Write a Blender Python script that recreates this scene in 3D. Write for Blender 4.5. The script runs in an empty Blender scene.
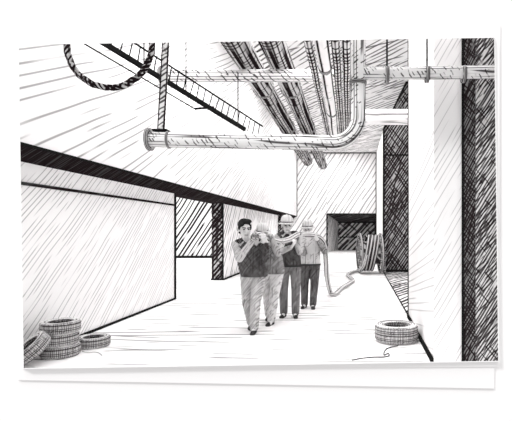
import bpy, bmesh, math, random
from mathutils import Vector as V, Matrix, Euler
random.seed(7)
C = bpy.context.scene.collection
SC = bpy.context.scene
F = 450.0; VX, VY, EYE = 349.0, 230.0, 1.6          # focal length in pixels, vanishing point, eye height

def P(px, py, Y):
    return V(((px - VX) / F * Y, Y, EYE - (py - VY) / F * Y))

# ------------------------------------------------------------------ materials
INK = (0.016, 0.011, 0.012, 1)
def hatch_group():
    g = bpy.data.node_groups.new('ink_hatch', 'ShaderNodeTree')
    I = g.interface
    for n, t in (('Vector', 'NodeSocketVector'), ('Along', 'NodeSocketVector'), ('Across', 'NodeSocketVector'), ('Spacing', 'NodeSocketFloat'),
                 ('Width', 'NodeSocketFloat'), ('Density', 'NodeSocketFloat'), ('Length', 'NodeSocketFloat'), ('Seed', 'NodeSocketFloat'), ('Wobble', 'NodeSocketFloat')):
        I.new_socket(n, in_out='INPUT', socket_type=t)
    I.new_socket('Ink', in_out='OUTPUT', socket_type='NodeSocketFloat')
    N, L = g.nodes, g.links
    gi = N.new('NodeGroupInput'); go = N.new('NodeGroupOutput')
    def put(sock, x):
        if isinstance(x, (int, float)): sock.default_value = x
        else: L.new(x, sock)
    def m(op, a, b=0.0, c=None):
        n = N.new('ShaderNodeMath'); n.operation = op
        put(n.inputs[0], a); put(n.inputs[1], b)
        if c is not None: put(n.inputs[2], c)
        return n.outputs[0]
    def dot(a, b):
        n = N.new('ShaderNodeVectorMath'); n.operation = 'DOT_PRODUCT'
        L.new(a, n.inputs[0]); L.new(b, n.inputs[1]); return n.outputs['Value']
    def white(x):
        n = N.new('ShaderNodeTexWhiteNoise'); n.noise_dimensions = '1D'; put(n.inputs['W'], x); return n.outputs['Value']
    def noise(vec, scale, detail):
        n = N.new('ShaderNodeTexNoise'); L.new(vec, n.inputs['Vector']); put(n.inputs['Scale'], scale); n.inputs['Detail'].default_value = detail
        return n.outputs[0]
    def ramp(x, a, b, c, d):
        n = N.new('ShaderNodeMapRange'); put(n.inputs[0], x)
        for k, y in zip((1, 2, 3, 4), (a, b, c, d)): put(n.inputs[k], y)
        return n.outputs[0]
    o = gi.outputs
    u = dot(o['Vector'], o['Along']); v = dot(o['Vector'], o['Across'])
    wn = noise(o['Vector'], m('DIVIDE', 0.8, o['Length']), 1.0)
    v2 = m('ADD', v, m('MULTIPLY', m('SUBTRACT', wn, 0.5), m('MULTIPLY', o['Wobble'], o['Spacing'])))
    vs = m('ADD', m('DIVIDE', v2, o['Spacing']), m('MULTIPLY', o['Seed'], 13.7))
    idx = m('FLOOR', vs)
    r = white(m('ADD', idx, o['Seed'])); r2 = white(m('MULTIPLY_ADD', idx, 1.7, 3.1))
    a = m('ABSOLUTE', m('ADD', m('SUBTRACT', m('SUBTRACT', vs, idx), 0.5), m('MULTIPLY', m('SUBTRACT', r, 0.5), 0.4)))
    w = m('MULTIPLY', o['Width'], m('MULTIPLY_ADD', r2, 0.8, 0.6))
    cb = N.new('ShaderNodeCombineXYZ')
    L.new(m('ADD', m('DIVIDE', u, o['Length']), m('MULTIPLY', r, 50.0)), cb.inputs[0]); L.new(m('MULTIPLY', idx, 3.73), cb.inputs[1]); L.new(o['Seed'], cb.inputs[2])
    dn = noise(cb.outputs[0], 1.0, 1.0)
    t = m('SUBTRACT', 0.74, m('MULTIPLY', o['Density'], 0.5))
    dash = ramp(dn, t, m('ADD', t, 0.08), 0.0, 1.0)
    hw = m('MULTIPLY', w, 0.5)
    line = ramp(a, hw, m('ADD', hw, 0.1), 1.0, 0.0)
    L.new(m('MULTIPLY', line, dash), go.inputs[0])
    return g
HG = hatch_group()
MATS = {}
def ink(name, paper, layers=(), coords='UV', wob=0.8, solid=None):
    """paper tone plus pen strokes.  layer = (angle or (along, across), spacing, width, density, length, strength)"""
    if name in MATS: return MATS[name]
    m = bpy.data.materials.new(name); m.use_nodes = True
    nt = m.node_tree; N, L = nt.nodes, nt.links
    bs = N['Principled BSDF']; bs.inputs['Roughness'].default_value = 0.95; bs.inputs['Specular IOR Level'].default_value = 0.0
    pc = (paper, paper * 0.985, paper * 0.985, 1) if isinstance(paper, (int, float)) else tuple(paper) + (1,)
    bs.inputs['Base Color'].default_value = pc
    tc = N.new('ShaderNodeTexCoord'); keep = None
    for i, (ang, sp, w, dens, ln, k) in enumerate(layers):
        g = N.new('ShaderNodeGroup'); g.node_tree = HG
        L.new(tc.outputs[coords], g.inputs['Vector'])
        if isinstance(ang, (int, float)):
            a = math.radians(ang); al = (math.cos(a), math.sin(a), 0); ac = (-math.sin(a), math.cos(a), 0)
        else: al, ac = V(ang[0]).normalized(), V(ang[1]).normalized()
        g.inputs['Along'].default_value = al; g.inputs['Across'].default_value = ac
        for nme, val in (('Spacing', sp), ('Width', w), ('Density', dens), ('Length', ln), ('Seed', i * 3.3 + len(name)), ('Wobble', wob)):
            g.inputs[nme].default_value = val
        n = N.new('ShaderNodeMath'); n.operation = 'MULTIPLY_ADD'
        L.new(g.outputs[0], n.inputs[0]); n.inputs[1].default_value = -k; n.inputs[2].default_value = 1.0
        if keep is None: keep = n.outputs[0]
        else:
            q = N.new('ShaderNodeMath'); q.operation = 'MULTIPLY'; L.new(keep, q.inputs[0]); L.new(n.outputs[0], q.inputs[1]); keep = q.outputs[0]
    if keep is not None:
        mx = N.new('ShaderNodeMix'); mx.data_type = 'RGBA'
        L.new(keep, mx.inputs[0]); mx.inputs[6].default_value = INK; mx.inputs[7].default_value = pc
        L.new(mx.outputs[2], bs.inputs['Base Color'])
    MATS[name] = m
    return m

W = 0.93
M_page = ink('white_page', W)
M_black = ink('black_ink', 0.014)
M_sheet = ink('sheet_paper', W)
M_soffit = ink('upper_wall_ink', W, [(26, .13, .085, .66, 1.8, .60)])
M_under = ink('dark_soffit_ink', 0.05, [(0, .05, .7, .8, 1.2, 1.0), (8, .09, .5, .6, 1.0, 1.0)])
M_left = ink('left_wall_ink', W, [(41, .068, .10, .66, .8, .50)])
M_passage = ink('passage_wall_ink', W, [(57, .22, .28, .85, 1.8, 1.0)])
M_pier = ink('pier_face_ink', 0.5, [(50, .10, .6, .9, .5, 1.0), (-35, .12, .4, .5, .4, .9), (90, .17, .4, .6, 1, .9)])
M_left2 = ink('second_wall_ink', W, [(48, .19, .15, .66, 1.2, .85)])
M_back = ink('back_wall_ink', W, [(57, .29, .18, .75, 2.4, .62)])
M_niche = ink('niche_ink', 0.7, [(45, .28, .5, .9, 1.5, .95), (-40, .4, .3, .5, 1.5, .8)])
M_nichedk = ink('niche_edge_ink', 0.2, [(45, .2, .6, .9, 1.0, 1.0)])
M_ceil = ink('ceiling_ink', W, [(55, .20, .20, .70, 1.3, .85), (35, .30, .16, .42, 1.0, .8)])
M_floor = ink('floor_ink', W, [(2, .21, .10, .50, 0.9, .75), (-3, .34, .06, .38, 1.2, .75)])
M_bay = ink('bay_floor_ink', 0.8, [(62, .17, .42, .85, .9, .95), (-30, .3, .2, .4, .6, .8)])
M_dark = ink('dark_wall_ink', 0.42, [(57, .085, .55, .92, 1.0, .97), (-52, .12, .36, .55, .6, .9), (75, .15, .3, .5, .7, .9)])
M_strip = ink('pale_strip_ink', W, [(60, .4, .12, .4, 1.0, .4)])
M_pillar = ink('pale_pillar_ink', W, [(60, .055, .09, .60, .7, .36)])
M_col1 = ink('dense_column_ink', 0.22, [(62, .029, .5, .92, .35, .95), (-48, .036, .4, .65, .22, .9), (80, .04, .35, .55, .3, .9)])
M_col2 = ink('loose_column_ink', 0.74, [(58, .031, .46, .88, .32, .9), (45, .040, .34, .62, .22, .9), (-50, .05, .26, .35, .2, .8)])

def pipe_mat(name, paper, ring, longs, k=.9, sp=.10):
    ls = [(0, longs, .30, .75, .55, k), (74, sp, ring, .72, .12, k)]
    return ink(name, paper, ls, wob=.9)
M_pipeA = ink('front_pipe_ink', .88, [(0, .0445, .11, .72, .9, .97), (58, .040, .20, .42, .07, .9), (4, .11, .12, .55, .5, .9)])
M_pipeB = ink('cross_pipe_ink', .88, [(0, .064, .13, .93, 2.5, 1.0), (50, .10, .16, .60, .14, .9)])
M_pipeL = ink('long_pipe_ink', 0.56, [(0, .098, .32, .72, 1.4, .95), (76, .13, .26, .66, .3, .8), (0, .20, .26, .55, 3, 1.0)])
M_pipeG = ink('small_pipe_ink', 0.75, [(0, .063, .38, .82, 1.2, 1.0), (85, .14, .3, .85, .3, .9)])
M_pipeP = ink('pale_pipe_ink', W, [(0, .168, .13, .85, 2.5, 1.0), (70, .16, .10, .35, .3, .6)])
M_pipeS = ink('short_pipe_ink', W, [(0, .178, .34, .75, .9, .75), (8, .09, .15, .45, .5, .6)])
M_collar = ink('collar_ink', 0.45, [(0, .02, .5, .8, .1, .9)])
M_rope = ink('rope_ink', 0.55, [(45, .045, .55, .9, .12, 1.0), (-60, .07, .4, .6, .1, 1.0), (0, .05, .3, .5, .3, .9)])
M_pole = ink('pole_ink', 0.85, [(50, .045, .30, .85, .12, .9), (-40, .08, .22, .5, .1, .8), (0, .083, .22, .9, 1, 1.0)])
M_hose = ink('hose_ink', 0.66, [(0, .0565, .16, .95, 1.5, 1.0), (82, .06, .16, .35, .08, .5)])
M_coil = ink('coil_ink', 0.5, [(0, .105, .30, .92, 2, 1.0), (0, .05, .22, .5, .9, .8)])
M_flange = ink('reel_flange_ink', 0.42, [(0, .075, .36, .9, 1.6, .95)])
M_tread = ink('tread_ink', 0.54, [(90, .022, .34, .86, .09, .72), (0, .036, .28, .80, .5, .85), (38, .03, .25, .4, .06, .6)])
M_side = ink('sidewall_ink', 0.74, [(0, .040, .22, .72, .5, .85), (75, .035, .24, .42, .05, .6)])
M_bead = ink('bead_ink', 0.34, [(80, .022, .45, .85, .06, .9), (0, .03, .35, .8, .4, .9)])

# ------------------------------------------------------------------ mesh helpers
class MB:
    def __init__(s):
        s.bm = bmesh.new(); s.uv = s.bm.loops.layers.uv.new('UVMap')
    def face(s, pts, uvs=None, smooth=False):
        vs = [s.bm.verts.new(p) for p in pts]
        try: f = s.bm.faces.new(vs)
        except ValueError: return
        if uvs is None:
            p0 = V(pts[0]); ux = (V(pts[1]) - p0).normalized()
            n = None
            for i in range(2, len(pts)):
                n = ux.cross(V(pts[i]) - p0)
                if n.length > 1e-7: break
            uy = n.normalized().cross(ux)
            uvs = [((V(p) - p0).dot(ux), (V(p) - p0).dot(uy)) for p in pts]
        for l, t in zip(f.loops, uvs): l[s.uv].uv = t
        f.smooth = smooth
    def hexa(s, b, t):
        """solid from four bottom corners and the four corners above them; the sides get u along the edge, v up"""
        s.face(b[::-1]); s.face(t)
        for i in range(len(b)):
            j = (i + 1) % len(b); s.face([b[i], b[j], t[j], t[i]])
    def prism(s, foot, z0, z1):
        s.hexa([V((x, y, z0)) for x, y in foot], [V((x, y, z1)) for x, y in foot])
    def box(s, a, b):
        s.prism([(a[0], a[1]), (b[0], a[1]), (b[0], b[1]), (a[0], b[1])], a[2], b[2])
    def bar(s, p, q, w, h=None, up=(0, 0, 1)):
        p, q = V(p), V(q); d = (q - p).normalized(); up = V(up)
        if abs(d.dot(up)) > .95: up = V((0, 1, 0))
        sx = d.cross(up).normalized() * w / 2; sy = sx.cross(d).normalized() * (h or w) / 2
        c = [-sx - sy, sx - sy, sx + sy, -sx + sy]
        s.hexa([p + k for k in c], [q + k for k in c])
    def tube(s, pts, r, n=16, caps=True, closed=False):
        pts = [V(p) for p in pts]; m = len(pts)
        rs = r if isinstance(r, (list, tuple)) else [r] * m
        tans = []
        for i in range(m):
            a = pts[(i - 1) % m] if closed or i else pts[i]; b = pts[(i + 1) % m] if closed or i < m - 1 else pts[i]
            tans.append((b - a).normalized())
        up = V((0, 0, 1)) if abs(tans[0].z) < .9 else V((0, 1, 0))
        nx = tans[0].cross(up).normalized(); rings = []; ds = [0]
        for i in range(m):
            t = tans[i]; nx = (nx - t * nx.dot(t)).normalized(); ny = t.cross(nx)
            rings.append([pts[i] + (nx * math.cos(2 * math.pi * k / n) + ny * math.sin(2 * math.pi * k / n)) * rs[i] for k in range(n)])
            if i: ds.append(ds[-1] + (pts[i] - pts[i - 1]).length)
        if closed: ds.append(ds[-1] + (pts[0] - pts[-1]).length)
        vs = [[s.bm.verts.new(p) for p in ring] for ring in rings]
        rr = sum(rs) / m
        for i in range(m if closed else m - 1):
            j = (i + 1) % m
            for k in range(n):
                k2 = (k + 1) % n
                f = s.bm.faces.new((vs[i][k], vs[i][k2], vs[j][k2], vs[j][k])); f.smooth = True
                a0, a1 = 2 * math.pi * k / n * rr, 2 * math.pi * (k + 1) / n * rr
                for l, t in zip(f.loops, ((ds[i], a0), (ds[i], a1), (ds[i + 1], a1), (ds[i + 1], a0))): l[s.uv].uv = t
        if caps and not closed:
            s.face(rings[0][::-1]); s.face(rings[-1])
    def lathe(s, prof, mat=Matrix(), n=48, arc=1.0):
        """closed profile of (radius, height) turned about local z"""
        m = len(prof); L = [0]
        for i in range(m): L.append(L[-1] + (V(prof[(i + 1) % m]) - V(prof[i])).length)
        vs = [[s.bm.verts.new(mat @ V((p[0] * math.cos(2 * math.pi * k / n), p[0] * math.sin(2 * math.pi * k / n), p[1]))) for p in prof] for k in range(n)]
        rr = max(p[0] for p in prof)
        for k in range(n):
            k2 = (k + 1) % n
            for i in range(m):
                j = (i + 1) % m
                f = s.bm.faces.new((vs[k][i], vs[k2][i], vs[k2][j], vs[k][j])); f.smooth = True
                u0, u1 = 2 * math.pi * k / n * rr, 2 * math.pi * (k + 1) / n * rr
                for l, t in zip(f.loops, ((u0, L[i]), (u1, L[i]), (u1, L[i + 1]), (u0, L[i + 1]))): l[s.uv].uv = t
    def ball(s, c, r, rot=None, n=14, m=9):
        c = V(c); r = V(r) if not isinstance(r, (int, float)) else V((r, r, r)); R = rot or Matrix.Identity(3)
        top = s.bm.verts.new(c + R @ V((0, 0, r.z))); bot = s.bm.verts.new(c + R @ V((0, 0, -r.z)))
        rows = [[s.bm.verts.new(c + R @ V((r.x * math.sin(math.pi * i / m) * math.cos(2 * math.pi * k / n), r.y * math.sin(math.pi * i / m) * math.sin(2 * math.pi * k / n), r.z * math.cos(math.pi * i / m)))) for k in range(n)] for i in range(1, m)]
        for k in range(n):
            k2 = (k + 1) % n
            s.bm.faces.new((top, rows[0][k], rows[0][k2])).smooth = True
            s.bm.faces.new((bot, rows[-1][k2], rows[-1][k])).smooth = True
            for i in range(m - 2): s.bm.faces.new((rows[i][k], rows[i + 1][k], rows[i + 1][k2], rows[i][k2])).smooth = True
    def cone(s, p, q, r1, r2, n=12):
        """limb piece: rounded cone between two joints"""
        p, q = V(p), V(q); d = q - p; L = d.length
        if L < 1e-5: s.ball(p, r1); return
        d /= L; x = d.orthogonal().normalized(); y = d.cross(x); prof = []
        for i in range(1, 5): a = math.pi / 2 * (1 - i / 4); prof.append((-math.sin(a) * r1, math.cos(a) * r1))
        for i in range(0, 4): a = math.pi / 2 * i / 4; prof.append((L + math.sin(a) * r2, math.cos(a) * r2))
        bot = s.bm.verts.new(p - d * r1); top = s.bm.verts.new(q + d * r2)
        rows = [[s.bm.verts.new(p + d * h + (x * math.cos(2 * math.pi * k / n) + y * math.sin(2 * math.pi * k / n)) * r) for k in range(n)] for h, r in prof]
        for k in range(n):
            k2 = (k + 1) % n
            s.bm.faces.new((bot, rows[0][k2], rows[0][k])).smooth = True; s.bm.faces.new((top, rows[-1][k], rows[-1][k2])).smooth = True
            for i in range(len(rows) - 1): s.bm.faces.new((rows[i][k], rows[i][k2], rows[i + 1][k2], rows[i + 1][k])).smooth = True
    def loft(s, rings, n=24):
        """torso: rings of (centre, half width, half depth)"""
        rows = [[s.bm.verts.new(V(c) + V((rx * math.cos(2 * math.pi * k / n), ry * math.sin(2 * math.pi * k / n), 0))) for k in range(n)] for c, rx, ry in rings]
        for i in range(len(rows) - 1):
            for k in range(n):
                k2 = (k + 1) % n; s.bm.faces.new((rows[i][k], rows[i][k2], rows[i + 1][k2], rows[i + 1][k])).smooth = True
        s.bm.faces.new(rows[0][::-1]); s.bm.faces.new(rows[-1])
    def mesh(s, name):
        me = bpy.data.meshes.new(name); s.bm.to_mesh(me); s.bm.free(); return me
    def build(s, name, mat, parent=None, bevel=0):
        if bevel: bmesh.ops.bevel(s.bm, geom=s.bm.edges[:], offset=bevel, segments=1, affect='EDGES')
        o = bpy.data.objects.new(name, s.mesh(name)); C.objects.link(o); o.data.materials.append(mat)
        if parent is not None:
            o.parent = parent; o.matrix_parent_inverse = parent.matrix_basis.inverted() if parent.type == 'EMPTY' else Matrix()
        return o
    def build_local(s, name, mat, parent=None):
        o = bpy.data.objects.new(name, s.mesh(name)); C.objects.link(o); o.data.materials.append(mat); o.parent = parent; return o
    def fused(s, name, mat, parent=None, voxel=.012, it=4, fac=.5):
        """all pieces grown together into one continuous skin"""
        tmp = bpy.data.objects.new('tmp', s.mesh('tmp')); C.objects.link(tmp)
        md = tmp.modifiers.new('r', 'REMESH'); md.mode = 'VOXEL'; md.voxel_size = voxel; md.use_smooth_shade = True
        sm = tmp.modifiers.new('s', 'SMOOTH'); sm.factor = fac; sm.iterations = it
        dg = bpy.context.evaluated_depsgraph_get(); dg.update()
        me = bpy.data.meshes.new_from_object(tmp.evaluated_get(dg)); me.name = name
        old = tmp.data; bpy.data.objects.remove(tmp); bpy.data.meshes.remove(old)
        me.materials.clear(); me.materials.append(mat)
        for p in me.polygons: p.use_smooth = True
        o = bpy.data.objects.new(name, me); C.objects.link(o); o.parent = parent
        return o

def tag(o, label, cat, group=None, kind=None):
    o['label'] = label; o['category'] = cat
    if group: o['group'] = group
    if kind: o['kind'] = kind
    return o
def struct(o): o['kind'] = 'structure'; return o
def empty(name, loc=(0, 0, 0), rot=(0, 0, 0)):
    o = bpy.data.objects.new(name, None); C.objects.link(o); o.location = loc; o.rotation_euler = rot; o.empty_display_size = .1; return o
def bez(pts, k=8):
    """smooth path through the points"""
    pts = [V(p) for p in pts]; q = [2 * pts[0] - pts[1]] + pts + [2 * pts[-1] - pts[-2]]; out = []
    for i in range(1, len(q) - 2):
        a, b, c, d = q[i - 1:i + 3]
        for j in range(k):
            t = j / k; out.append(.5 * ((2 * b) + (c - a) * t + (2 * a - 5 * b + 4 * c - d) * t * t + (3 * b - a - 3 * c + d) * t ** 3))
    return out + [pts[-1]]
def copy_tree(o, parent=None):
    c = o.copy(); C.objects.link(c)
    if parent is not None: c.parent = parent
    for ch in list(o.children): copy_tree(ch, c)
    return c

# ------------------------------------------------------------------ the white front wall and its sheets of paper
YF = 4.66
def corner(pts, Y): return [P(x, y, Y) for x, y in pts]
S_top = [(23, 369), (499, 361.6), (495, 37), (18, 44)]      # bottom-left, bottom-right, top-right, top-left
def flare(p, dy):
    """board edges splay outwards a little towards their back"""
    return V((p.x + (.33 if p.x > -1 else -.75) * dy, p.y + dy, p.z + (.42 if p.z > 1.9 else -.30) * dy))
def ring(name, outer, inner, y0, y1, mat):
    """board with a bevelled opening; outlines in pixels at the front face, or world points for the outer edge"""
    b = MB()
    for i in range(4):
        j = (i + 1) % 4
        o0, o1 = V(outer[i]), V(outer[j]); k = V((0, y1 - y0, 0)); o0.y = o1.y = y0
        i0, i1 = P(*inner[i], y0), P(*inner[j], y0); k0, k1 = flare(i0, y1 - y0), flare(i1, y1 - y0)
        b.face([o0, o1, i1, i0]); b.face([k0, k1, o1 + k, o0 + k]); b.face([o1, o0, o0 + k, o1 + k]); b.face([i0, i1, k1, k0])
    bmesh.ops.remove_doubles(b.bm, verts=b.bm.verts[:], dist=1e-6)
    return b.build(name, mat)
def inset(pts, d):
    return [(pts[0][0] + d, pts[0][1] - d), (pts[1][0] - d, pts[1][1] - d), (pts[2][0] - d, pts[2][1] + d), (pts[3][0] + d, pts[3][1] + d)]
hole = inset(S_top, .8)
wf = struct(ring('wall_front', [V((-5.6, 0, -1.0)), V((3.6, 0, -1.0)), V((3.6, 0, 5.2)), V((-5.6, 0, 5.2))], hole, YF, YF + .03, M_page))
S_b = [(18, 380), (494, 388.5), (500.5, 25), (24, 16.5)]
S_c = [(18, 358.5), (23, 369.2), (494.5, 366.5), (499.2, 361.6), (499.6, 46), (495, 36.8), (24, 37.6), (17.8, 44)]
def sheet(outline, y0, y1, label):
    """a sheet of paper cut out round the open room: the outline less the opening"""
    b = MB(); pts = [P(x, y, y0) for x, y in outline]; b.bm.faces.new([b.bm.verts.new(p) for p in pts])
    hp = [P(x, y, y0) for x, y in hole]; planes = []
    for i in range(4):
        d = hp[(i + 1) % 4] - hp[i]; n = V((-d.z, 0, d.x)).normalized(); planes.append((hp[i], n))      # n points into the opening
        bmesh.ops.bisect_plane(b.bm, geom=b.bm.verts[:] + b.bm.edges[:] + b.bm.faces[:], plane_co=hp[i], plane_no=n)
    bad = [f for f in b.bm.faces if all((f.calc_center_median() - p).dot(n) > 0 for p, n in planes)]
    bmesh.ops.delete(b.bm, geom=bad, context='FACES')
    ext = bmesh.ops.extrude_face_region(b.bm, geom=b.bm.faces[:])
    for e in ext['geom']:
        if isinstance(e, bmesh.types.BMVert): e.co = flare(e.co, y1 - y0)
    bmesh.ops.recalc_face_normals(b.bm, faces=b.bm.faces[:])
    return tag(b.build('paper_sheet', M_sheet), label, 'paper sheet', 'paper sheets round the view')
sheet(S_b, 4.632, YF, 'plain white paper sheet at the bottom of the pile, showing above and below the drawing')
sheet(S_c, 4.612, 4.632, 'middle paper sheet, only thin slivers peek out from under the top sheet')
sheet(S_top, 4.565, 4.612, 'narrow edge of the tilted top sheet directly round the drawn room')

# ------------------------------------------------------------------ the room
XS, XW, YB, ZC = -3.8, -4.03, 32.7, 7.23
def shell(name, pts, mat, thick, nrm):
    b = MB(); k = V(nrm) * thick
    b.face(pts); b.face([V(p) + k for p in pts][::-1])
    for i in range(len(pts)):
        j = (i + 1) % len(pts); b.face([pts[j], pts[i], V(pts[i]) + k, V(pts[j]) + k])
    return struct(b.build(name, mat))
A = (1.10, 8.27); E = (1.022, 5.40)
shell('floor', [V((-15, 4.69, 0)), V((4, 4.69, 0)), V((4, 37, 0)), V((-15, 37, 0))], M_floor, .1, (0, 0, -1))
# raised-looking bay floor, its shade drawn in as hatching, between the pale pillar and the dark wall
b = MB(); bayp = [V((A[0], A[1], 0)), V((2.6, A[1], 0)), V((2.6, 17.1, 0)), V((1.30, 17.1, 0))]
b.hexa([p + V((0, 0, .002)) for p in bayp], [p + V((0, 0, .012)) for p in bayp]); struct(b.build('floor_bay', M_bay))
# left side
def under(y): return 2.45
b = MB(); b.hexa([V((XW - .35, 4.69, 0)), V((XW, 4.69, 0)), V((XW, 10.4, 0)), V((XW - .35, 10.4, 0))], [V((XW - .35, 4.69, 2.44)), V((XW, 4.69, 2.44)), V((XW, 10.4, 2.44)), V((XW - .35, 10.4, 2.44))])
struct(b.build('wall_left', M_left))
b = MB(); b.hexa([V((XW - .35, 14.42, 0)), V((XW, 14.42, 0)), V((XW, 25.5, 0)), V((XW - .35, 25.5, 0))], [V((XW - .35, 14.42, 2.44)), V((XW, 14.42, 2.44)), V((XW, 25.5, 2.44)), V((XW - .35, 25.5, 2.44))])
struct(b.build('wall_left_far', M_left2))
b = MB(); b.box((XW - .36, 14.38, 0), (XW + .01, 14.415, 2.45)); struct(b.build('trim_1', M_pier))
b = MB(); b.box((XW - .36, 25.5, 0), (XW + .28, 25.9, 2.47)); struct(b.build('wall_left_pier', M_pier))
# overhanging upper wall with its dark underside
b = MB(); b.box((XS - .30, 4.69, 2.60), (XS, YB, ZC)); struct(b.build('wall_left_upper', M_soffit))
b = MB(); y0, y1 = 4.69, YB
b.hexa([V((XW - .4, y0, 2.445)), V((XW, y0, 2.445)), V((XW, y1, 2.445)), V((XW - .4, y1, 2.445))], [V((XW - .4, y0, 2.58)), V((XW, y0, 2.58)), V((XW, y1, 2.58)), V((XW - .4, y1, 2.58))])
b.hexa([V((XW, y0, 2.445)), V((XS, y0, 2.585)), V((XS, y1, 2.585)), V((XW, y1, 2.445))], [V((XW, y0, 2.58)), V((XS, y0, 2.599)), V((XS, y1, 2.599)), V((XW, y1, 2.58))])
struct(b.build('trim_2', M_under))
# passage behind the left wall
b = MB(); b.box((-15, 25.7, 0), (XW - .37, 25.9, 4.2)); struct(b.build('wall_passage', M_passage))
# back wall with its niche
nx0, nx1, nz1 = P(327, 0, YB).x, P(376.5, 0, YB).x, P(0, 214, YB).z
xl, xr = XW - .4, P(376.5, 0, YB).x + .3
b = MB()
b.box((xl, YB, 0), (nx0, YB + .2, ZC)); b.box((nx0, YB, nz1), (xr, YB + .2, ZC)); b.box((nx1, YB, 0), (xr, YB + .2, nz1))
struct(b.build('wall_back', M_back))
YN = 35.6
ix0, iz1, iz0 = P(338, 0, YN).x, P(0, 222, YN).z, 0
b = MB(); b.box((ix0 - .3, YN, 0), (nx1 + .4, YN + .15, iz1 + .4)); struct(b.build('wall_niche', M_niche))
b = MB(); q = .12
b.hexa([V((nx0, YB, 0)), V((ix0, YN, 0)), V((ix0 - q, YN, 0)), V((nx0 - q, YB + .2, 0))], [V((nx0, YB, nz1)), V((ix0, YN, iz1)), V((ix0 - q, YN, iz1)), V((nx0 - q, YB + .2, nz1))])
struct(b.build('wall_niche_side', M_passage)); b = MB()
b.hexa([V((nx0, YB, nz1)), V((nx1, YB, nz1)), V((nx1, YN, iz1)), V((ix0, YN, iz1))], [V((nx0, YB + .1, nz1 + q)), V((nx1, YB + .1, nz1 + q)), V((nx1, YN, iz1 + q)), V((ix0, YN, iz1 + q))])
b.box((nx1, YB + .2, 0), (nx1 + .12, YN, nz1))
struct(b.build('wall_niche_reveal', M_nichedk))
b = MB(); b.box((ix0, YN - .04, 1.0), (nx1, YN, 1.08)); b.box((ix0, YN - .05, iz1 - .08), (nx1, YN, iz1)); b.bar((nx1 - .05, YB + .02, 0), (nx1 - .05, YB + .02, nz1), .1)
b.bar((nx0, YB - .02, nz1), (nx1, YB - .02, nz1), .09); b.bar((nx0, YB - .02, 0), (nx0, YB - .02, nz1), .1)
struct(b.build('trim_3', M_black))
# ceiling over the far part of the room; the near part is open to the daylight above
cb = [V((XS, 12.2, ZC)), V((5.5, 12.2, ZC)), V((5.5, YB + .2, ZC)), V((XS, YB + .2, ZC))]
b = MB(); b.hexa(cb, [p + V((0, 0, .12)) for p in cb]); struct(b.build('ceiling', M_ceil))
# right side: pale strip, dark buttress, bay wall, pale pillar, dark column
s0, s1 = P(383, 130, 17.1), P(372.2, 152.2, YB)
x1 = P(376.5, 0, YB).x
b = MB(); b.hexa([V((1.30, 17.12, 0)), V((1.42, 17.12, 0)), V((x1 + .12, YB, 0)), V((x1, YB, 0))], [V((1.30, 17.12, s0.z)), V((1.42, 17.12, s0.z)), V((x1 + .12, YB, ZC)), V((x1, YB, ZC))])
struct(b.build('wall_right_far', M_strip))
tp = P(407, 81, 17.1)
b = MB(); fp = [V((1.30, 17.1, 0)), V((2.6, 17.1, 0)), V((2.6, 17.1, tp.z)), V((tp.x, 17.1, tp.z)), V((1.30, 17.1, s0.z))]
k = V((0, .3, 0)); b.face(fp); b.face([p + k for p in fp][::-1])
for i in range(5): j = (i + 1) % 5; b.face([fp[j], fp[i], fp[i] + k, fp[j] + k])
struct(b.build('wall_right_dark', M_dark))
b = MB(); b.bar(fp[4] + V((0, -.03, 0)), fp[3] + V((0, -.03, 0)), .07); b.bar(V((1.32, 17.07, 0)), V((1.32, 17.07, s0.z)), .06); b.bar((1.30, 17.05, .05), (2.6, 17.05, .05), .10)
b.bar(P(383, 155, 17.07), P(412, 155, 17.07), .05); struct(b.build('trim_4', M_black))
b = MB(); b.box((2.45, A[1], 0), (2.6, 17.1, 4.4)); struct(b.build('wall_bay', M_strip))
c1 = P(462.5, 0, 5.36).x; c2 = P(475, 0, 5.30).x
ZP = 6.2
b = MB(); b.prism([E, (c1, 5.37), (c1, 5.7), (2.4, 8.27), A], 0, ZP); struct(b.build('wall_right_pillar', M_pillar))
dd = (V((A[0], A[1], 0)) - V((E[0], E[1], 0))).normalized(); on = V((-dd.y, dd.x, 0)) * .004
b = MB(); b.hexa([V((E[0], E[1], 0)) + on, V((E[0], E[1], 0)), V((A[0], A[1], 0)), V((A[0], A[1], 0)) + on], [V((E[0], E[1], ZP)) + on, V((E[0], E[1], ZP)), V((A[0], A[1], ZP)), V((A[0], A[1], ZP)) + on])
for f_ in b.bm.faces:
    for l_ in f_.loops: l_[b.uv].uv.x *= .1
struct(b.build('wall_right_pillar_side', M_pillar))
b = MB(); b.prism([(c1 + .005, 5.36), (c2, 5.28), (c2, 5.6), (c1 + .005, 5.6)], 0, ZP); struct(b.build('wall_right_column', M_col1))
b = MB(); b.prism([(c2 + .002, 5.28), (2.1, 5.28), (2.1, 5.6), (c2 + .002, 5.6)], 0, ZP); struct(b.build('wall_right_end', M_col2))
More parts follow.
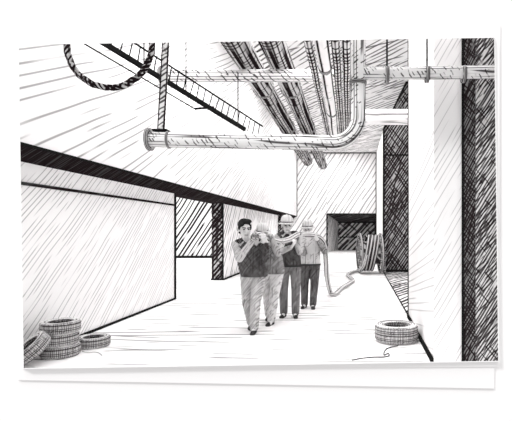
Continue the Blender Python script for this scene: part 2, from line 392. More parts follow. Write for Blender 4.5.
# ink-black edges of the room
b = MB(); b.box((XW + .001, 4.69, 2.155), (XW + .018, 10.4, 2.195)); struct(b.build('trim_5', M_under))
b = MB(); b.box((XW - .03, 10.37, 0), (XW + .03, 10.43, 2.445)); struct(b.build('trim_6', M_black))
b = MB(); b.box((XW + .001, 4.69, 0), (XW + .03, 10.4, .035)); struct(b.build('baseboard_left', M_black))
b = MB(); b.box((XW + .012, 14.38, 0), (XW + .05, 25.5, .05)); b.box((XW - .37, 14.33, 0), (XW + .04, 14.376, .05)); b.bar((XW + .005, 14.37, 0), (XW + .005, 14.37, 2.445), .04); struct(b.build('baseboard_left_far', M_black))
b = MB(); b.box((-15, 25.62, 0), (XW - .4, 25.7, .13)); struct(b.build('baseboard_passage', M_black))
b = MB(); b.bar((XS + .01, YB - .02, 2.6), (XS + .01, YB - .02, ZC), .07); b.bar((XS, YB - .02, ZC - .03), (x1, YB - .02, ZC - .03), .08); b.bar((x1 - .02, YB - .03, nz1), (x1 - .02, YB - .03, ZC), .08)
b.bar((XS + .01, 4.69, 2.60), (XS + .01, YB, 2.60), .03)
struct(b.build('trim_7', M_black))
b = MB(); d = (V((A[0], A[1], 0)) - V((E[0], E[1], 0))).normalized(); nn = V((-d.y, d.x, 0)) * .02
e0, a0 = V((E[0], E[1], .03)) + nn, V((A[0], A[1], .03)) + nn
b.bar(e0, a0, .03, .06); struct(b.build('baseboard_right', M_black))
b = MB(); b.bar((A[0] - .01, A[1] + .0, 0), (A[0] - .01, A[1] + .0, ZP), .022); b.bar((c1, 5.35, 0), (c1, 5.35, ZP), .022); b.bar((A[0], A[1], .015), (1.30, 17.1, .015), .02); struct(b.build('trim_8', M_black))
# joists above the opening that carry the hangers
for i, y in enumerate((5.0, 6.2, 7.5, 9.1, 11.9)):
    b = MB(); b.box((XS, y - .06, ZC), (5.5, y + .06, ZC + .2)); struct(b.build('ceiling_joist', M_strip))

# ------------------------------------------------------------------ pipes
YA = 5.0
def rod_thing(name, px, y_to, Y, label, cat, group=None, r=.012, clamp=None, mat=M_black, top=None):
    p = P(px, y_to, Y); t = empty(name, (p.x, p.y, p.z)); tag(t, label, cat, group)
    b = MB(); b.tube([(0, 0, 0), (0, 0, ZC - p.z)], r, 8); b.build_local('rod', mat, t)
    if clamp:
        b = MB(); b.lathe([(clamp, -.02), (clamp + .014, -.02), (clamp + .014, .02), (clamp, .02)], Matrix.Translation((0, 0, -clamp - .006)) @ Matrix.Rotation(math.pi / 2, 4, 'Y'), 24); b.build_local('clamp', M_collar, t)
    return t
# front pipe with elbow, riser and branch
pl, pr = P(150, 139.5, YA), P(333, 143.0, YA); xr_ = P(358, 0, YA).x; ra = .085
t = empty('elbow_pipe', (xr_, YA, pr.z)); tag(t, 'big pale pipe across the room that elbows upward, hatched along its length', 'pipe')
path = [pl + (pr - pl) * i / 20 for i in range(21)]
cen = V((pr.x, YA, pr.z + (xr_ - pr.x)))
for i in range(1, 13):
    a = -math.pi / 2 + math.pi / 2 * i / 12; path.append(cen + V((math.cos(a), 0, math.sin(a))) * (xr_ - pr.x))
path += [V((xr_, YA, cen.z + (4.75 - cen.z) * i / 8)) for i in range(1, 9)]
b = MB(); b.tube(path, ra, 24); b.build('pipe_run', M_pipeA, t)
zb = P(0, 73.3, YA).z
b = MB(); b.tube([(xr_ + .05, YA, zb), (xr_ + .5, YA, zb), (1.9, YA, zb + .02)], .072, 20); b.build('branch_pipe', M_pipeA, t)
b = MB(); b.lathe([(.06, -.02), (.125, -.02), (.125, .012), (.06, .012)], Matrix.Translation(pl) @ Matrix.Rotation(math.pi / 2, 4, 'Y'), 28); b.build('end_flange', M_collar, t)
for px in (169, 345):
    if px == 345: continue
    p = P(px, 139.8, YA); b = MB(); b.lathe([(ra - .01, -.012), (ra + .012, -.012), (ra + .012, .012), (ra - .01, .012)], Matrix.Translation(p) @ Matrix.Rotation(math.pi / 2, 4, 'Y'), 28); b.build('coupling', M_collar, t)
for rr, a0 in ((0, 0),):
    b = MB(); b.lathe([(.07, -.02), (ra + .012, -.02), (ra + .012, .02), (.07, .02)], Matrix.Translation((xr_, YA, zb - .11)), 24); b.build('coupling', M_collar, t)
# braided pole that carries the front pipe
pt, pb = P(166.5, 30, YA), P(161, 131, YA)
t = empty('hanging_pole', pb); tag(t, 'vertical braided pole holding up the flanged end of the big pipe', 'pole')
b = MB(); up = (pt - pb).normalized(); b.tube([V((0, 0, .012)) + up * k * .5 for k in range(9)] + [up * ((ZC - pb.z) / up.z)], .04, 14); b.build_local('shaft', M_pole, t)
b = MB(); b.box((-.08, -.05, -.004), (.08, .05, .014)); b.build_local('foot_plate', M_black, t)
# the pipe behind, wall to pipes
yb = 9.1; z = P(0, 75.8, yb).z
t = empty('cross_pipe', (XS, yb, z)); tag(t, 'pale horizontal pipe crossing under the two dark pipes near the ceiling', 'pipe')
b = MB(); b.tube([(XS, yb, z), (-2, yb, z), (P(336, 0, yb).x, yb, z)], .122, 20); b.build('pipe_run', M_pipeB, t)
b = MB(); b.lathe([(.10, 0), (.19, 0), (.19, .04), (.10, .04)], Matrix.Translation((XS, yb, z)) @ Matrix.Rotation(math.pi / 2, 4, 'Y'), 24); b.build('wall_flange', M_collar, t)
# long dark pipes running into the depth
for x, lab, yend in ((-2.13, 'thick dark hatched pipe running into the room, the left of the two with cut ends', 23.2), (-1.44, 'thick dark hatched pipe running into the room, its cut end right of its twin', 24.6)):
    t = empty('ceiling_pipe', (x, 4.95, 5.15)); tag(t, lab, 'pipe', 'thick pipes along the ceiling')
    b = MB(); b.tube([(x, 4.95 + (yend - 4.95) * i / 12, 5.15) for i in range(13)], .25, 28); b.build('pipe_run', M_pipeL, t)
    for yy in (11.2, 15.5, 19.5):
        b = MB(); b.lathe([(.24, -.04), (.275, -.04), (.275, .04), (.24, .04)], Matrix.Translation((x, yy, 5.15)) @ Matrix.Rotation(math.pi / 2, 4, 'X'), 28); b.build('coupling', M_collar, t)
# smaller pipes beside the riser
for x, r, mt, lab, cps in ((-.585, .062, M_pipeG, 'thin dark pipe running along the left of the bright pipe', ()),
                      (-.395, .107, M_pipeP, 'bright white pipe with two dark couplings running into the depth', (7.45, 10.3)),
                      (-.195, .066, M_pipeG, 'thin dark pipe running close along the right of the bright pipe', ()),
                      (-.035, .072, M_pipeG, 'thin dark pipe between its twin and the riser of the big pipe', ())):
    t = empty('service_pipe', (x, 4.95, 4.3)); tag(t, lab, 'pipe', 'smaller pipes running into the depth')
    b = MB(); b.tube([(x, 4.95 + 8.6 * i / 8, 4.3) for i in range(9)], r, 20); b.build('pipe_run', mt, t)
    for yy in cps:
        b = MB(); b.lathe([(r - .01, -.05), (r + .012, -.05), (r + .012, .05), (r - .01, .05)], Matrix.Translation((x, yy, 4.3)) @ Matrix.Rotation(math.pi / 2, 4, 'X'), 24); b.build('coupling', M_collar, t)
# short pipe into the bay
t = empty('bay_pipe', (.13, 9.5, P(0, 117, 9.5).z)); tag(t, 'short pale pipe behind the riser reaching to the pale pillar on the right', 'pipe')
b = MB(); z = P(0, 117, 9.5).z; b.tube([(.13, 9.5, z), (1, 9.5, z), (2.45, 9.5, z)], .165, 20); b.build('pipe_run', M_pipeS, t)
# hangers of the branch
for px, lab in ((387, 'pipe hanger strap nearest the riser, holding the branch pipe on the right'), (427, 'thin pipe hanger rod in the middle of the branch pipe, before the pale pillar'), (463.5, 'pipe hanger rod at the edge of the dark column')):
    rod_thing('pipe_hanger', px, 67.2, YA, lab, 'pipe hanger', 'hangers of the branch pipe', r=.010, clamp=.076)
# ------------------------------------------------------------------ ladder rack and its rods
a0, a1 = P(76, 26, 5.95), P(245, 129.5, 8.6)
t = empty('ladder_rack', a0); tag(t, 'black ladder-like rack sloping down from the upper left towards the big pipe', 'ladder rack')
b = MB(); b.bar(a0, a1, .05, .07); b.build('main_rail', M_black, t)
off = V((.06, 0, .24)); e1 = a1 + (a1 - a0).normalized() * .42
b = MB(); b.bar(a0 + off, e1 + off, .022); b.build('upper_rail', M_black, t)
b = MB(); lo = V((0, 0, -.17)); b.bar(a0 + lo, a0 + (a1 - a0) * .62 + lo, .016); b.build('lower_rail', M_black, t)
for i in range(26):
    p = a0 + (e1 - a0) * (i + .5) / 26.0
    b = MB(); b.bar(p, p + off + V((random.uniform(-.02, .02), 0, 0)), .014); b.build('rung', M_black, t)
b = MB(); b.bar(a0 + (a1 - a0) * .62 + lo, a0 + (a1 - a0) * .62 + V((.3, .1, -.12)), .03); b.build('bracket', M_black, t)
for px, lab in ((144, 'thin rod dropping to the upper end of the black ladder rack'), (186, 'thin rod dropping to the middle of the black ladder rack'), (238, 'thin rod dropping to the lower end of the black ladder rack')):
    f = (px - 76) / (245 - 76.0); 
    # same pixel column on the sloping rail
    lo_, hi_ = 0.0, 1.0
    for _ in range(40):
        mid = (lo_ + hi_) / 2; q = a0 + (a1 - a0) * mid
        if VX + q.x / q.y * F < px: lo_ = mid
        else: hi_ = mid
    q = a0 + (a1 - a0) * lo_
    tt = empty('rack_rod', q + V((0, 0, .04))); tag(tt, lab, 'rod', 'rods holding the ladder rack')
    b = MB(); b.tube([(0, 0, 0), (0, 0, (.95 if px == 238 else ZC - q.z - .04))], .010, 8); b.build_local('rod', M_black, tt)
# ------------------------------------------------------------------ rope hoop
hc = P(109.5, 43.5, 5.2); R = .495
t = empty('rope_hoop', hc); tag(t, 'braided rope hoop hanging in the upper left before the pale wall', 'rope hoop')
b = MB(); b.tube([hc + V((R * math.cos(2 * math.pi * i / 64), .0, R * 1.03 * math.sin(2 * math.pi * i / 64))) + V((random.uniform(-1, 1), 0, random.uniform(-1, 1))) * .006 for i in range(64)], .036, 12, closed=True); b.build('loop', M_rope, t)
b = MB(); b.tube([hc + V((0, 0, R + .02)), hc + V((0, 0, ZC - hc.z))], .018, 8); b.build('hanging_cord', M_rope, t)

# ------------------------------------------------------------------ tyres
def make_tyre(R, H):
    t = empty('tyre'); h = H / 2; r = R * .51
    k = .16 * H
    b = MB(); prof = [(R * .93, -h * .84), (R * .985, -h * .62), (R, -h * .2), (R * .985, -h * .14), (R * .985, -h * .06), (R, 0), (R, h * .2), (R * .985, h * .28), (R * .985, h * .36), (R, h * .44), (R * .985, h * .66), (R * .93, h * .86), (R * .86, h * .7), (R * .86, -h * .7)]
    b.lathe(prof, n=56); b.build_local('tread', M_tread, t)
    for s in (1, -1):
        b = MB(); pf = [(R * .935, s * h * .80), (R * .91, s * h * .97), (R * .84, s * h), (R * .80, s * h * .93), (R * .74, s * h * .99), (r + .02, s * h * .86), (r + .025, s * h * .5), (R * .86, s * h * .6)]
        b.lathe(pf if s > 0 else pf[::-1], n=56); b.build_local('sidewall', M_side, t)
        b = MB(); pf = [(r + .022, s * h * .88), (r, s * h * .80), (r * .93, s * h * .55), (r, s * h * .40), (r + .03, s * h * .45)]
        b.lathe(pf if s > 0 else pf[::-1], n=48); b.build_local('bead', M_bead, t)
    b = MB(); b.lathe([(R * .87, -h * .7), (R * .87, h * .7), (R * .82, h * .6), (R * .82, -h * .6)], n=48); b.build_local('inner_liner', M_bead, t)
    return t
ty = make_tyre(.228, .149)
spots = [((-3.68, 5.74, .075), (0, 0, .3), 'tyre at the bottom of the stack of three'), ((-3.70, 5.735, .2245), (0, 0, 1.2), 'tyre in the middle of the stack of three'),
         ((-3.68, 5.74, .374), (0, 0, 2.0), 'tyre on top of the stack of three')]
for i, (l, r, lab) in enumerate(spots):
    o = ty if i == 0 else copy_tree(ty); o.location = l; o.rotation_euler = r; tag(o, 'worn ' + lab, 'tyre', 'tyres in the left corner')
o = copy_tree(ty); o.scale = (.93, .93, .95); o.location = (-3.52, 6.20, .071); o.rotation_euler = (0, 0, .7); tag(o, 'worn tyre lying flat on the floor behind the stack of three', 'tyre', 'tyres in the left corner')
nrm = V((-.50, -.42, .76)).normalized(); o = copy_tree(ty); o.rotation_euler = nrm.to_track_quat('Z', 'Y').to_euler(); o.location = (-3.78, 5.345, .228 * math.sqrt(1 - nrm.z ** 2) + .055 * nrm.z); tag(o, 'worn tyre leaning tilted against the stack, cut by the left edge', 'tyre', 'tyres in the left corner')
o = make_tyre(.315, .25); o.location = (.685, 6.5, .126); tag(o, 'large tyre lying alone on the floor beside the pale pillar', 'tyre')

# ------------------------------------------------------------------ loose wires on the floor
def flo(px, py, h=.008): Y = F * (EYE - h) / (py - VY); return V(((px - VX) / F * Y, Y, h))
b = MB(); b.tube(bez([flo(352, 360), flo(361, 358.3), flo(373, 357.2), flo(384, 357), (flo(389, 355.5)), flo(388, 353.3), flo(384, 355), flo(385, 350.5), flo(390, 347.3), flo(398, 345.8)]), .006, 8)
tag(b.build('wire', M_black), 'thin curling wire on the floor trailing from under the large tyre', 'wire')
b = MB(); b.tube(bez([flo(82, 351.5), flo(88, 352.5), flo(94, 352), flo(99, 353), flo(102, 355.5)]), .004, 8)
tag(b.build('wire', M_collar), 'short thin wire on the floor in front of the flat tyre by the stack', 'wire')

# ------------------------------------------------------------------ hose reel
ry = 16.6; rc = P(369.5, 252.5, ry); RR = .72; rc.z = RR + .035
t = empty('hose_reel', (rc.x, rc.y, 0)); tag(t, 'large hose reel wound with pale hose, standing by the dark wall', 'hose reel')
rotx = Matrix.Rotation(math.pi / 2, 4, 'Y')
def rim(x, tilt): return Matrix.Translation((rc.x + x, rc.y, rc.z)) @ Matrix.Rotation(tilt, 4, 'Z') @ rotx
for x, tl, nm in ((-.36, .14, 'flange'), (.40, .10, 'flange')):
    b = MB(); b.lathe([(RR - .09, -.035), (RR, -.035), (RR + .02, 0), (RR, .035), (RR - .09, .035)], rim(x, tl), 48); fl = b.build(nm, M_flange, t)
    b = MB()
    for q in range(4):
        a = math.pi * q / 4 + .3; m4 = rim(x, tl); b.bar(m4 @ V((math.cos(a), math.sin(a), 0)) - (m4.to_translation() - m4.to_translation()), m4 @ V((0, 0, 0)), .05) if False else b.bar(m4 @ (V((math.cos(a), math.sin(a), 0)) * (RR - .06)), m4 @ (V((math.cos(a), math.sin(a), 0)) * -(RR - .06)), .05)
    b.build('spokes', M_flange, t)
b = MB(); b.tube([rc + V((-.34, 0, 0)), rc + V((.38, 0, 0))], .42, 28); b.build('drum', M_niche, t)
b = MB(); b.tube([rc + V((-.44, 0, 0)), rc + V((.62, 0, 0))], .05, 14); b.build('axle', M_flange, t)
b = MB(); b.bar(rc + V((.55, 0, .04)), V((rc.x + .55, rc.y, 0)), .06); b.bar(rc + V((.55, 0, -.05)), V((rc.x + .55, rc.y - .4, 0.02)), .04); b.bar(rc + V((.55, 0, -.05)), V((rc.x + .55, rc.y + .4, 0.02)), .04); b.build('support', M_flange, t)
pts = []
turns = 4
for i in range(turns * 32 + 1):
    a = 2 * math.pi * i / 32; f = i / (turns * 32.0); pts.append(rc + V((-.23 + .46 * f + .10 * math.cos(a), (.62 + .015 * math.sin(3 * f * 7)) * math.sin(a), (.62) * math.cos(a))))
b = MB(); b.tube(pts, .058, 12); b.build('coiled_hose', M_coil, t)

# ------------------------------------------------------------------ the four men and the hose
M_skin = ink('skin_ink', 0.72, [(((1, 0, .9), (-.9, 0, 1)), .020, .18, .30, .08, .35)], 'Object')
M_hair = ink('hair_ink', 0.025)
D1 = ((.75, .2, .9), (-.9, .3, .75)); D2 = ((.7, .2, -.9), (.9, .3, .7)); DV = ((.05, 0, 1), (1, .5, -.05)); DH = ((1, .2, 0), (0, -.15, 1))
def cloth(name, paper, s, d1, d2, dv, k=.95):
    return ink(name, paper, [(D1, .030 * s, .36, d1, .13, k), (D2, .034 * s, .32, d2, .12, k), (DV, .040 * s, .24, dv, .16, k)], 'Object', wob=.35)
M_vest = cloth('dark_vest_ink', .15, .85, .85, .50, .50, .8)
M_sleeve = cloth('light_sleeve_ink', .60, .9, .50, .15, .25, .5)
M_trou1 = cloth('trouser_ink', .60, .9, .72, .10, .40, .62)
M_jack2 = cloth('jacket_ink', .36, .85, .70, .30, .45, .65)
M_sleeve2 = cloth('jacket_sleeve_ink', .48, .9, .55, .2, .35, .5)
M_trou2 = cloth('pale_trouser_ink', .70, .9, .58, .10, .30, .55)
M_shirt3 = cloth('dark_shirt_ink', .14, .85, .80, .45, .50, .8)
M_sleeve3 = cloth('mid_sleeve_ink', .50, .9, .50, .2, .35, .5)
M_trou3 = cloth('dark_trouser_ink', .30, .85, .80, .20, .50, .75)
M_shirt4 = cloth('pale_shirt_ink', .66, .9, .38, .10, .45, .55)
M_sleeve4 = cloth('grey_sleeve_ink', .34, .9, .62, .25, .45, .6)
M_trou4 = cloth('darker_trouser_ink', .20, .85, .84, .42, .50, .8)
M_helm = ink('helmet_ink', .62, [(DV, .028, .25, .5, .2, .45)], 'Object')
M_shoe = ink('shoe_ink', .05)
M_collar_w = ink('shirt_collar_ink', .85)
M_glove = ink('glove_ink', .30, [(D1, .02, .5, .7, .05, .9)], 'Object')

def hand(mb, H, d, n, s=1.0, side=1):
    """palm, four bent fingers and a thumb closing round H; d wrist->knuckles, n palm towards the held thing"""
    d = V(d).normalized(); n = V(n); n = (n - d * n.dot(d)).normalized(); a = d.cross(n) * side
    kn = V(H) - n * .052 * s; wr = kn - d * .088 * s
    for j, off in enumerate((-.03, -.01, .01, .03)):
        mb.cone(wr + a * off * .6 * s, kn + a * off * s, .016 * s, .013 * s, 8)
    for j, (off, L) in enumerate(((-.033, .92), (-.011, 1.05), (.011, 1.0), (.033, .78))):
        p0 = kn + a * off * s; p1 = p0 + (d * .8 + n * .6).normalized() * .042 * L * s; p2 = p1 + (n * .95 - d * .15).normalized() * .032 * L * s; p3 = p2 + (n * .3 - d * .95).normalized() * .022 * L * s
        mb.cone(p0, p1, .0115 * s, .0105 * s, 8); mb.cone(p1, p2, .0105 * s, .0095 * s, 8); mb.cone(p2, p3, .0095 * s, .0085 * s, 8)
    t0 = wr + d * .025 * s - a * .03 * s; t1 = t0 + (-a * .8 + d * .5 + n * .5).normalized() * .036 * s; t2 = t1 + (n * .8 + d * .5 + a * .2).normalized() * .034 * s
    mb.cone(t0, t1, .015 * s, .012 * s, 8); mb.cone(t1, t2, .012 * s, .0095 * s, 8)
    return wr

def head(mb, c, R, s):
    """skull, jaw, cheeks, nose, ears; the face looks along local -y"""
    f = lambda x, y, z: V(c) + R @ (V((x, y, z)) * s)
    mb.ball(f(0, .012, .030), V((.076, .094, .092)) * s, R); mb.ball(f(0, -.018, -.045), V((.058, .070, .078)) * s, R)
    mb.ball(f(0, -.052, -.098), V((.030, .030, .024)) * s, R); mb.ball(f(0, -.074, .028), V((.052, .018, .012)) * s, R)
    mb.cone(f(0, -.083, .012), f(0, -.106, -.032), .011 * s, .015 * s, 8)
    mb.ball(f(0, -.086, -.066), V((.026, .012, .010)) * s, R)
    for q in (-1, 1):
        mb.ball(f(q * .079, .012, -.010), V((.012, .022, .034)) * s, R); mb.ball(f(q * .040, -.058, -.030), V((.024, .026, .024)) * s, R)
    return f

def person(name, loc, label, j, mats, s=1.0, hat=None, hatm=None, collar=False, headyaw=0, headpitch=0, headroll=0, hs=1.08, shape=None, belt=False):
    """j: joint positions in the man's own frame (x to the side, y away, z up)"""
    t = empty(name, loc); tag(t, label, 'person')
    J = {k: V(v) for k, v in j.items()}
    R = Euler((headpitch, headroll, headyaw)).to_matrix()
    mb = MB(); hc = J['head']; hf = head(mb, hc, R, hs)
    neck = J['neck']; pel = J['pelvis']
    mb.cone(neck, hc + R @ V((0, .02, -.05)), .058, .055)
    mid = (neck + pel) / 2
    mb.loft([(pel + V((0, 0, -.10)), .13, .10), (pel, .155, .11), (pel + (neck - pel) * .35, .135, .10), (pel + (neck - pel) * .7, .165, .115), (pel + (neck - pel) * .93, .15, .09), (neck, .06, .06)])
    for q in 'LR':
        mb.cone(neck + (J['sh' + q] - neck) * .4, J['sh' + q], .062, .055)
        mb.cone(J['sh' + q], J['el' + q], .050, .040)
        wr = hand(mb, J['grip' + q], j['hd' + q], j['hn' + q], 1.06, 1 if q == 'L' else -1); J['wr' + q] = wr
        mb.cone(J['el' + q], wr, .040, .026)
        mb.cone(J['hip' + q], J['kn' + q], .080, .055); mb.cone(J['kn' + q], J['an' + q], .055, .036); mb.cone(J['an' + q], J['an' + q] + V((0, -.10, -.045)), .038, .026)
    mb.fused('body', mats['skin'], t, .0075, 2, .4)
    # upper garment
    tw, td = shape or (.215, .135)
    hem = J['hem']
    mb = MB()
    mb.loft([(hem, tw * .92, td), (hem + V((0, 0, .03)), tw * .96, td * 1.05), (hem + (neck - hem) * .35, tw * .97, td * 1.03), (hem + (neck - hem) * .72, tw * .98, td * 1.08), (hem + (neck - hem) * .90, tw * .88, td * .88), (neck + V((0, .01, -.01)), .085, .08)])
    sl = MB()
    for q in 'LR':
        mb.cone(neck + (J['sh' + q] - neck) * .45, J['sh' + q], .085, .078)
        e = J['el' + q]; w_ = J['wr' + q]; cuff = e + (w_ - e) * .90
        tgt = sl if 'sleeve' in mats and not (q == 'R' and mats.get('oneside')) else mb
        tgt.cone(J['sh' + q], e, .079, .064); tgt.cone(e, cuff, .064, .046)
    mb.fused('vest' if 'sleeve' in mats else 'jacket', mats['top'], t, .012, 3, .45)
    if 'sleeve' in mats: sl.fused('sleeves', mats['sleeve'], t, .011, 3, .45)
    else: sl.bm.free()
    if belt:
        mb = MB(); n_ = 40; c_ = hem + V((0, 0, -.008))
        for i in range(n_):
            p_, q_ = [c_ + V((tw * .95 * math.cos(2 * math.pi * z_ / n_), td * 1.03 * math.sin(2 * math.pi * z_ / n_), 0)) for z_ in (i, i + 1)]
            mb.bar(p_, q_, .014, .034)
        mb.build_local('belt', M_shoe, t)
    # trousers
    mb = MB(); mb.loft([(J['pelvis'] + V((0, 0, -.13)), .13, .11), (J['pelvis'] + V((0, 0, -.03)), .18, .125), (J['pelvis'] + V((0, 0, .10)), tw * .85, .125)])
    for q in 'LR':
        a = J['an' + q]; mb.cone(J['hip' + q], J['kn' + q], .108, .083, 16); mb.cone(J['kn' + q], a + V((0, 0, .015)), .083, .072, 16)
    mb.fused('trousers', mats['trousers'], t, .012, 3, .45)
    for q in 'LR':
        a = J['an' + q]; dr = V(j.get('foot' + q, (0, -1, 0))).normalized(); mb = MB(); z = a.z - .055
        mb.cone(V((a.x, a.y, z + .0)) - dr * .04, V((a.x, a.y, z)) + dr * .12, .042, .040); mb.cone(a, V((a.x, a.y, z + .01)), .048, .048); mb.ball(V((a.x, a.y, z - .004)) + dr * .14, (.044, .044, .034))
        mb.fused('shoe', M_shoe, t, .011, 2, .4)
    if collar:
        for q in (-1, 1):
            mb = MB(); k = V((q * .055, -.095, -.05)); mb.face([neck + V((q * .085, -.02, .035)), neck + V((q * .02, -.105, -.005)), neck + V((q * .075, -.135, -.075)), neck + V((q * .125, -.07, -.02))])
            bmesh.ops.solidify(mb.bm, geom=mb.bm.faces[:], thickness=.012); mb.build_local('collar', M_collar_w, t)
    # face
    for q in (-1, 1):
        mb = MB(); mb.ball(hf(q * .031, -.083, .006), V((.0135, .008, .0075)) * hs, R, 10, 6); mb.build_local('eye', M_hair, t)
        mb = MB(); mb.cone(hf(q * .014, -.092, .027), hf(q * .052, -.080, .030), .0075 * hs, .0055 * hs, 6); mb.build_local('eyebrow', M_hair, t)
    mb = MB(); mb.cone(hf(-.020, -.096, -.066), hf(.020, -.096, -.066), .0045 * hs, .0045 * hs, 6); mb.build_local('mouth', M_hair, t)
    if hat is None:
        mb = MB()
        mb.ball(hf(0, .030, .062), V((.087, .100, .088)) * hs, R); mb.ball(hf(.02, -.040, .112), V((.066, .050, .036)) * hs, R); mb.ball(hf(-.055, -.045, .075), V((.03, .04, .034)) * hs, R); mb.ball(hf(-.01, .085, -.01), V((.070, .040, .065)) * hs, R)
        for q in (-1, 1): mb.ball(hf(q * .078, -.012, .030), V((.013, .028, .040)) * hs, R)
        mb.fused('hair', M_hair, t, .009, 2, .4)
    else:
        mb = MB(); zo = .030
        pr = [(.0, .150), (.045, .144), (.078, .124), (.098, .090), (.106, .045), (.108, .022), (.145, .004), (.148, -.004), (.104, .008), (.096, .05), (.07, .11), (.0, .138)]
        Mx = Matrix.Translation(V(hc) + R @ (V((0, 0, zo)) * hs)) @ R.to_4x4() @ Matrix.Scale(hs, 4) @ Matrix.Diagonal((.96, 1.10, 1, 1))
        mb.lathe([(max(r, .0008), z) for r, z in pr], Mx, 28); h = mb.build_local('helmet', hatm or M_helm, t)
        mb = MB(); mb.lathe([(.107, .016), (.112, .018), (.111, .040), (.105, .040)], Mx, 28); mb.build_local('helmet_band', M_glove, h)
        mb = MB(); mb.tube([Mx @ V((0, -.106 + .0, .045)), Mx @ V((0, -.080, .128)), Mx @ V((0, 0, .156)), Mx @ V((0, .080, .128)), Mx @ V((0, .106, .045))], .007, 6); mb.build_local('helmet_ridge', hatm or M_helm, h)
    return t

def rel(px, py, Y, root): return P(px, py, Y) - V(root)
# hose line: from the leader's hands, over shoulders, down to the floor and back to the reel
HP = [P(255.5, 236.5, 6.76), P(262, 235.5, 7.02), P(269, 239.0, 7.30), P(279, 241.5, 7.62), P(288, 240.0, 7.90), P(297, 235.2, 8.25), P(306, 234.3, 8.62), P(314, 235.2, 8.90), P(320, 238, 9.12), P(324.5, 246, 9.30), P(326, 262, 9.7), P(327.0, 277, 10.2),
      flo(330.5, 292.5, .06), flo(334.5, 294.2, .06), flo(341, 288.5, .06), flo(349, 283.5, .06), flo(353, 280.4, .06), flo(350.5, 277.6, .06), flo(347.5, 275.0, .06), flo(350.5, 272.8, .06), flo(357, 270.8, .06), V((.50, 15.95, .30)), V((.62, 15.88, .72))]
b = MB(); hosep = bez(HP, 8); b.tube(hosep, .054, 14); o = b.build('hose', M_hose); tag(o, 'long pale hose carried by the four men and snaking over the floor to the reel', 'hose')
b = MB(); d = (HP[0] - HP[1]).normalized(); b.tube([HP[0] - d * .01, HP[0] + d * .03, HP[0] + d * .035, HP[0] + d * .10], [.060, .060, .044, .038], 14); b.build('nozzle', M_collar, o)

skin = {'skin': M_skin}
def J(**k): return k
# 1 leader, bare-headed
r1 = V((P(252, 0, 7.06).x, 7.06, 0))
g = HP[0] - r1
j = J(head=rel(244.6, 229.5, 6.98, r1), neck=V((-.085, .03, 1.42)), pelvis=V((.02, .02, .93)), hem=V((.035, 0, .87)),
      shL=V((-.245, .02, 1.37)), elL=V((-.155, -.17, 1.165)), gripL=g + V((.0, -.02, .0)), hdL=(.55, -.25, .75), hnL=(.35, -.6, .35),
      shR=V((.165, .02, 1.38)), elR=V((.235, -.14, 1.17)), gripR=g + V((.09, .13, -.01)), hdR=(-.35, -.3, .8), hnR=(-.35, .3, .6),
      hipL=V((-.085, .03, .86)), knL=V((-.095, .07, .47)), anL=V((-.055, .20, .10)), hipR=V((.105, .01, .86)), knR=V((.075, -.10, .47)), anR=V((.045, -.06, .075)), footL=(.1, -1, 0), footR=(.05, -1, 0))
person('person', r1, 'bare-headed person with dark hair leading the line in a dark vest', j, dict(skin, oneside=True, top=M_vest, sleeve=M_sleeve, trousers=M_trou1), headyaw=.50, headpitch=.08, collar=True, hs=1.15, shape=(.225, .145))
# 2 second man, half hidden
r2 = V((P(271, 0, 7.62).x, 7.62, 0))
j = J(head=rel(262.2, 233, 7.66, r2), neck=V((-.06, .03, 1.40)), pelvis=V((.03, .03, .92)), hem=V((.05, 0, .86)),
      shL=V((-.20, .03, 1.37)), elL=V((-.22, -.15, 1.18)), gripL=HP[1] - r2 + V((-.03, -.02, -.03)), hdL=(.2, -.3, .8), hnL=(.4, .2, .5),
      shR=V((.155, .02, 1.36)), elR=V((.135, -.14, 1.215)), gripR=HP[1] - r2 + V((.02, .04, .01)), hdR=(-.75, -.45, .45), hnR=(-.2, -.3, -.7),
      hipL=V((-.075, .05, .85)), knL=V((-.08, .10, .47)), anL=V((-.085, .28, .11)), hipR=V((.105, .02, .85)), knR=V((.06, -.06, .47)), anR=V((.005, .0, .075)), footL=(0, -1, 0), footR=(-.25, -1, 0))
person('person', r2, 'person in helmet and long jacket, half hidden behind the bare-headed leader', j, dict(skin, top=M_jack2, sleeve=M_sleeve2, trousers=M_trou2), hat=1, headyaw=.15, headpitch=.30, hs=1.0, shape=(.205, .135))
# 3 third man
r3 = V((P(290, 0, 8.30).x, 8.30, 0))
j = J(head=rel(286.8, 225.6, 8.24, r3), neck=V((-.04, .02, 1.54)), pelvis=V((0, 0, .98)), hem=V((0, 0, .95)),
      shL=V((-.215, .02, 1.47)), elL=V((-.20, -.16, 1.185)), gripL=HP[4] - r3 + V((.07, .04, -.02)), hdL=(.55, -.4, .7), hnL=(.2, -.2, .6),
      shR=V((.195, .02, 1.47)), elR=V((.20, -.14, 1.20)), gripR=HP[5] - r3 + V((-.01, -.0, -.03)), hdR=(-.25, -.3, .85), hnR=(.2, .2, .6),
      hipL=V((-.105, .0, .91)), knL=V((-.115, -.02, .50)), anL=V((-.115, .0, .075)), hipR=V((.105, 0, .91)), knR=V((.11, -.03, .50)), anR=V((.105, -.03, .075)), footL=(-.15, -1, 0), footR=(.15, -1, 0))
person('person', r3, 'tallest person, helmet and dark open-collared shirt, third in the hose line', j, dict(skin, top=M_shirt3, sleeve=M_sleeve3, trousers=M_trou3), hat=1, headyaw=.28, headpitch=.06, collar=True, hs=1.12, shape=(.215, .140), belt=True)
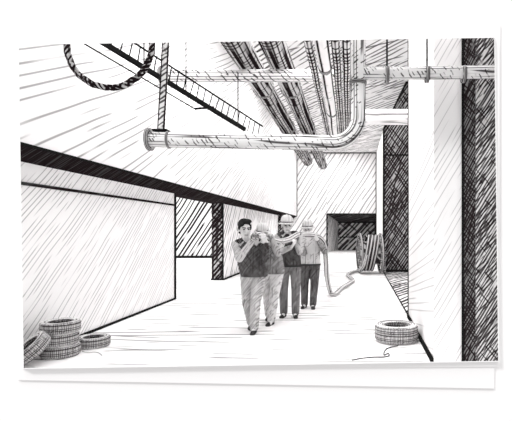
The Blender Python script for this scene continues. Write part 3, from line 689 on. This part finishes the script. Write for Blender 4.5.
# 4 last man
r4 = V((P(310, 0, 9.25).x, 9.25, 0))
j = J(head=rel(307.6, 229.0, 9.24, r4), neck=V((-.02, .02, 1.44)), pelvis=V((0, 0, .93)), hem=V((0, 0, .90)),
      shL=V((-.205, .02, 1.39)), elL=V((-.10, -.20, 1.135)), gripL=HP[6] - r4 + V((-.10, .0, -.04)), hdL=(-.25, -.1, .9), hnL=(.2, .3, .4),
      shR=V((.205, .02, 1.39)), elR=V((.305, -.08, 1.16)), gripR=HP[7] - r4 + V((.0, -.0, -.01)), hdR=(-.55, -.35, .65), hnR=(-.3, .5, .3),
      hipL=V((-.10, .0, .86)), knL=V((-.11, -.01, .48)), anL=V((-.115, .02, .075)), hipR=V((.10, 0, .86)), knR=V((.095, -.04, .48)), anR=V((.065, -.05, .075)), footL=(-.2, -1, 0), footR=(.1, -1, 0))
person('person', r4, 'helmeted person in a pale shirt and dark trousers, last in the hose line', j, dict(skin, top=M_shirt4, sleeve=M_sleeve4, trousers=M_trou4), hat=1, headyaw=-.05, headpitch=.12, hs=1.10, shape=(.225, .140), belt=True)

# ------------------------------------------------------------------ lights, camera
def look(): pass
sun = bpy.data.lights.new('sun', 'SUN'); sun.energy = 1.3; sun.angle = math.radians(9)
so = bpy.data.objects.new('sun', sun); C.objects.link(so)
so.rotation_euler = V((.50, .62, -.72)).to_track_quat('-Z', 'Y').to_euler()
w = bpy.data.worlds.new('sky'); SC.world = w; w.use_nodes = True
N, L = w.node_tree.nodes, w.node_tree.links
bg = N['Background']; tc = N.new('ShaderNodeTexCoord'); sx = N.new('ShaderNodeSeparateXYZ'); L.new(tc.outputs['Generated'], sx.inputs[0])
# overcast sky: bright overhead, falling off towards the horizon
mx = N.new('ShaderNodeMath'); mx.operation = 'MAXIMUM'; L.new(sx.outputs['Z'], mx.inputs[0]); mx.inputs[1].default_value = 0.0
pw = N.new('ShaderNodeMath'); pw.operation = 'POWER'; L.new(mx.outputs[0], pw.inputs[0]); pw.inputs[1].default_value = 3.0
ml = N.new('ShaderNodeMath'); ml.operation = 'MULTIPLY_ADD'; L.new(pw.outputs[0], ml.inputs[0]); ml.inputs[1].default_value = 2.0; ml.inputs[2].default_value = .72
bg.inputs['Color'].default_value = (1, 1, 1, 1); L.new(ml.outputs[0], bg.inputs['Strength'])
# unseen fill lights added at ceiling height to brighten the room
for x, y, e in ((-.6, 6.6, 260), (-1.2, 10.5, 300), (-1.2, 17.0, 260), (-1.2, 24.0, 260), (-1.2, 30.0, 170)):
    l = bpy.data.lights.new('fill_light', 'AREA'); l.energy = e; l.size = 3.0; l.shape = 'SQUARE'
    lo_ = bpy.data.objects.new('fill_light', l); C.objects.link(lo_); lo_.location = (x, y, ZC - .05)
cam = bpy.data.cameras.new('camera'); co = bpy.data.objects.new('camera', cam); C.objects.link(co)
co.location = (0, 0, EYE); co.rotation_euler = (math.pi / 2, 0, 0)
cam.sensor_width = 36; cam.sensor_fit = 'HORIZONTAL'; cam.lens = F / 512 * 36; cam.shift_x = (256 - VX) / 512; cam.shift_y = (VY - 210.5) / 512; cam.clip_end = 200
SC.camera = co
vs = SC.view_settings; vs.view_transform = 'Standard'; vs.look = 'None'; vs.gamma = 1; vs.exposure = 0.0; vs.use_curve_mapping = False
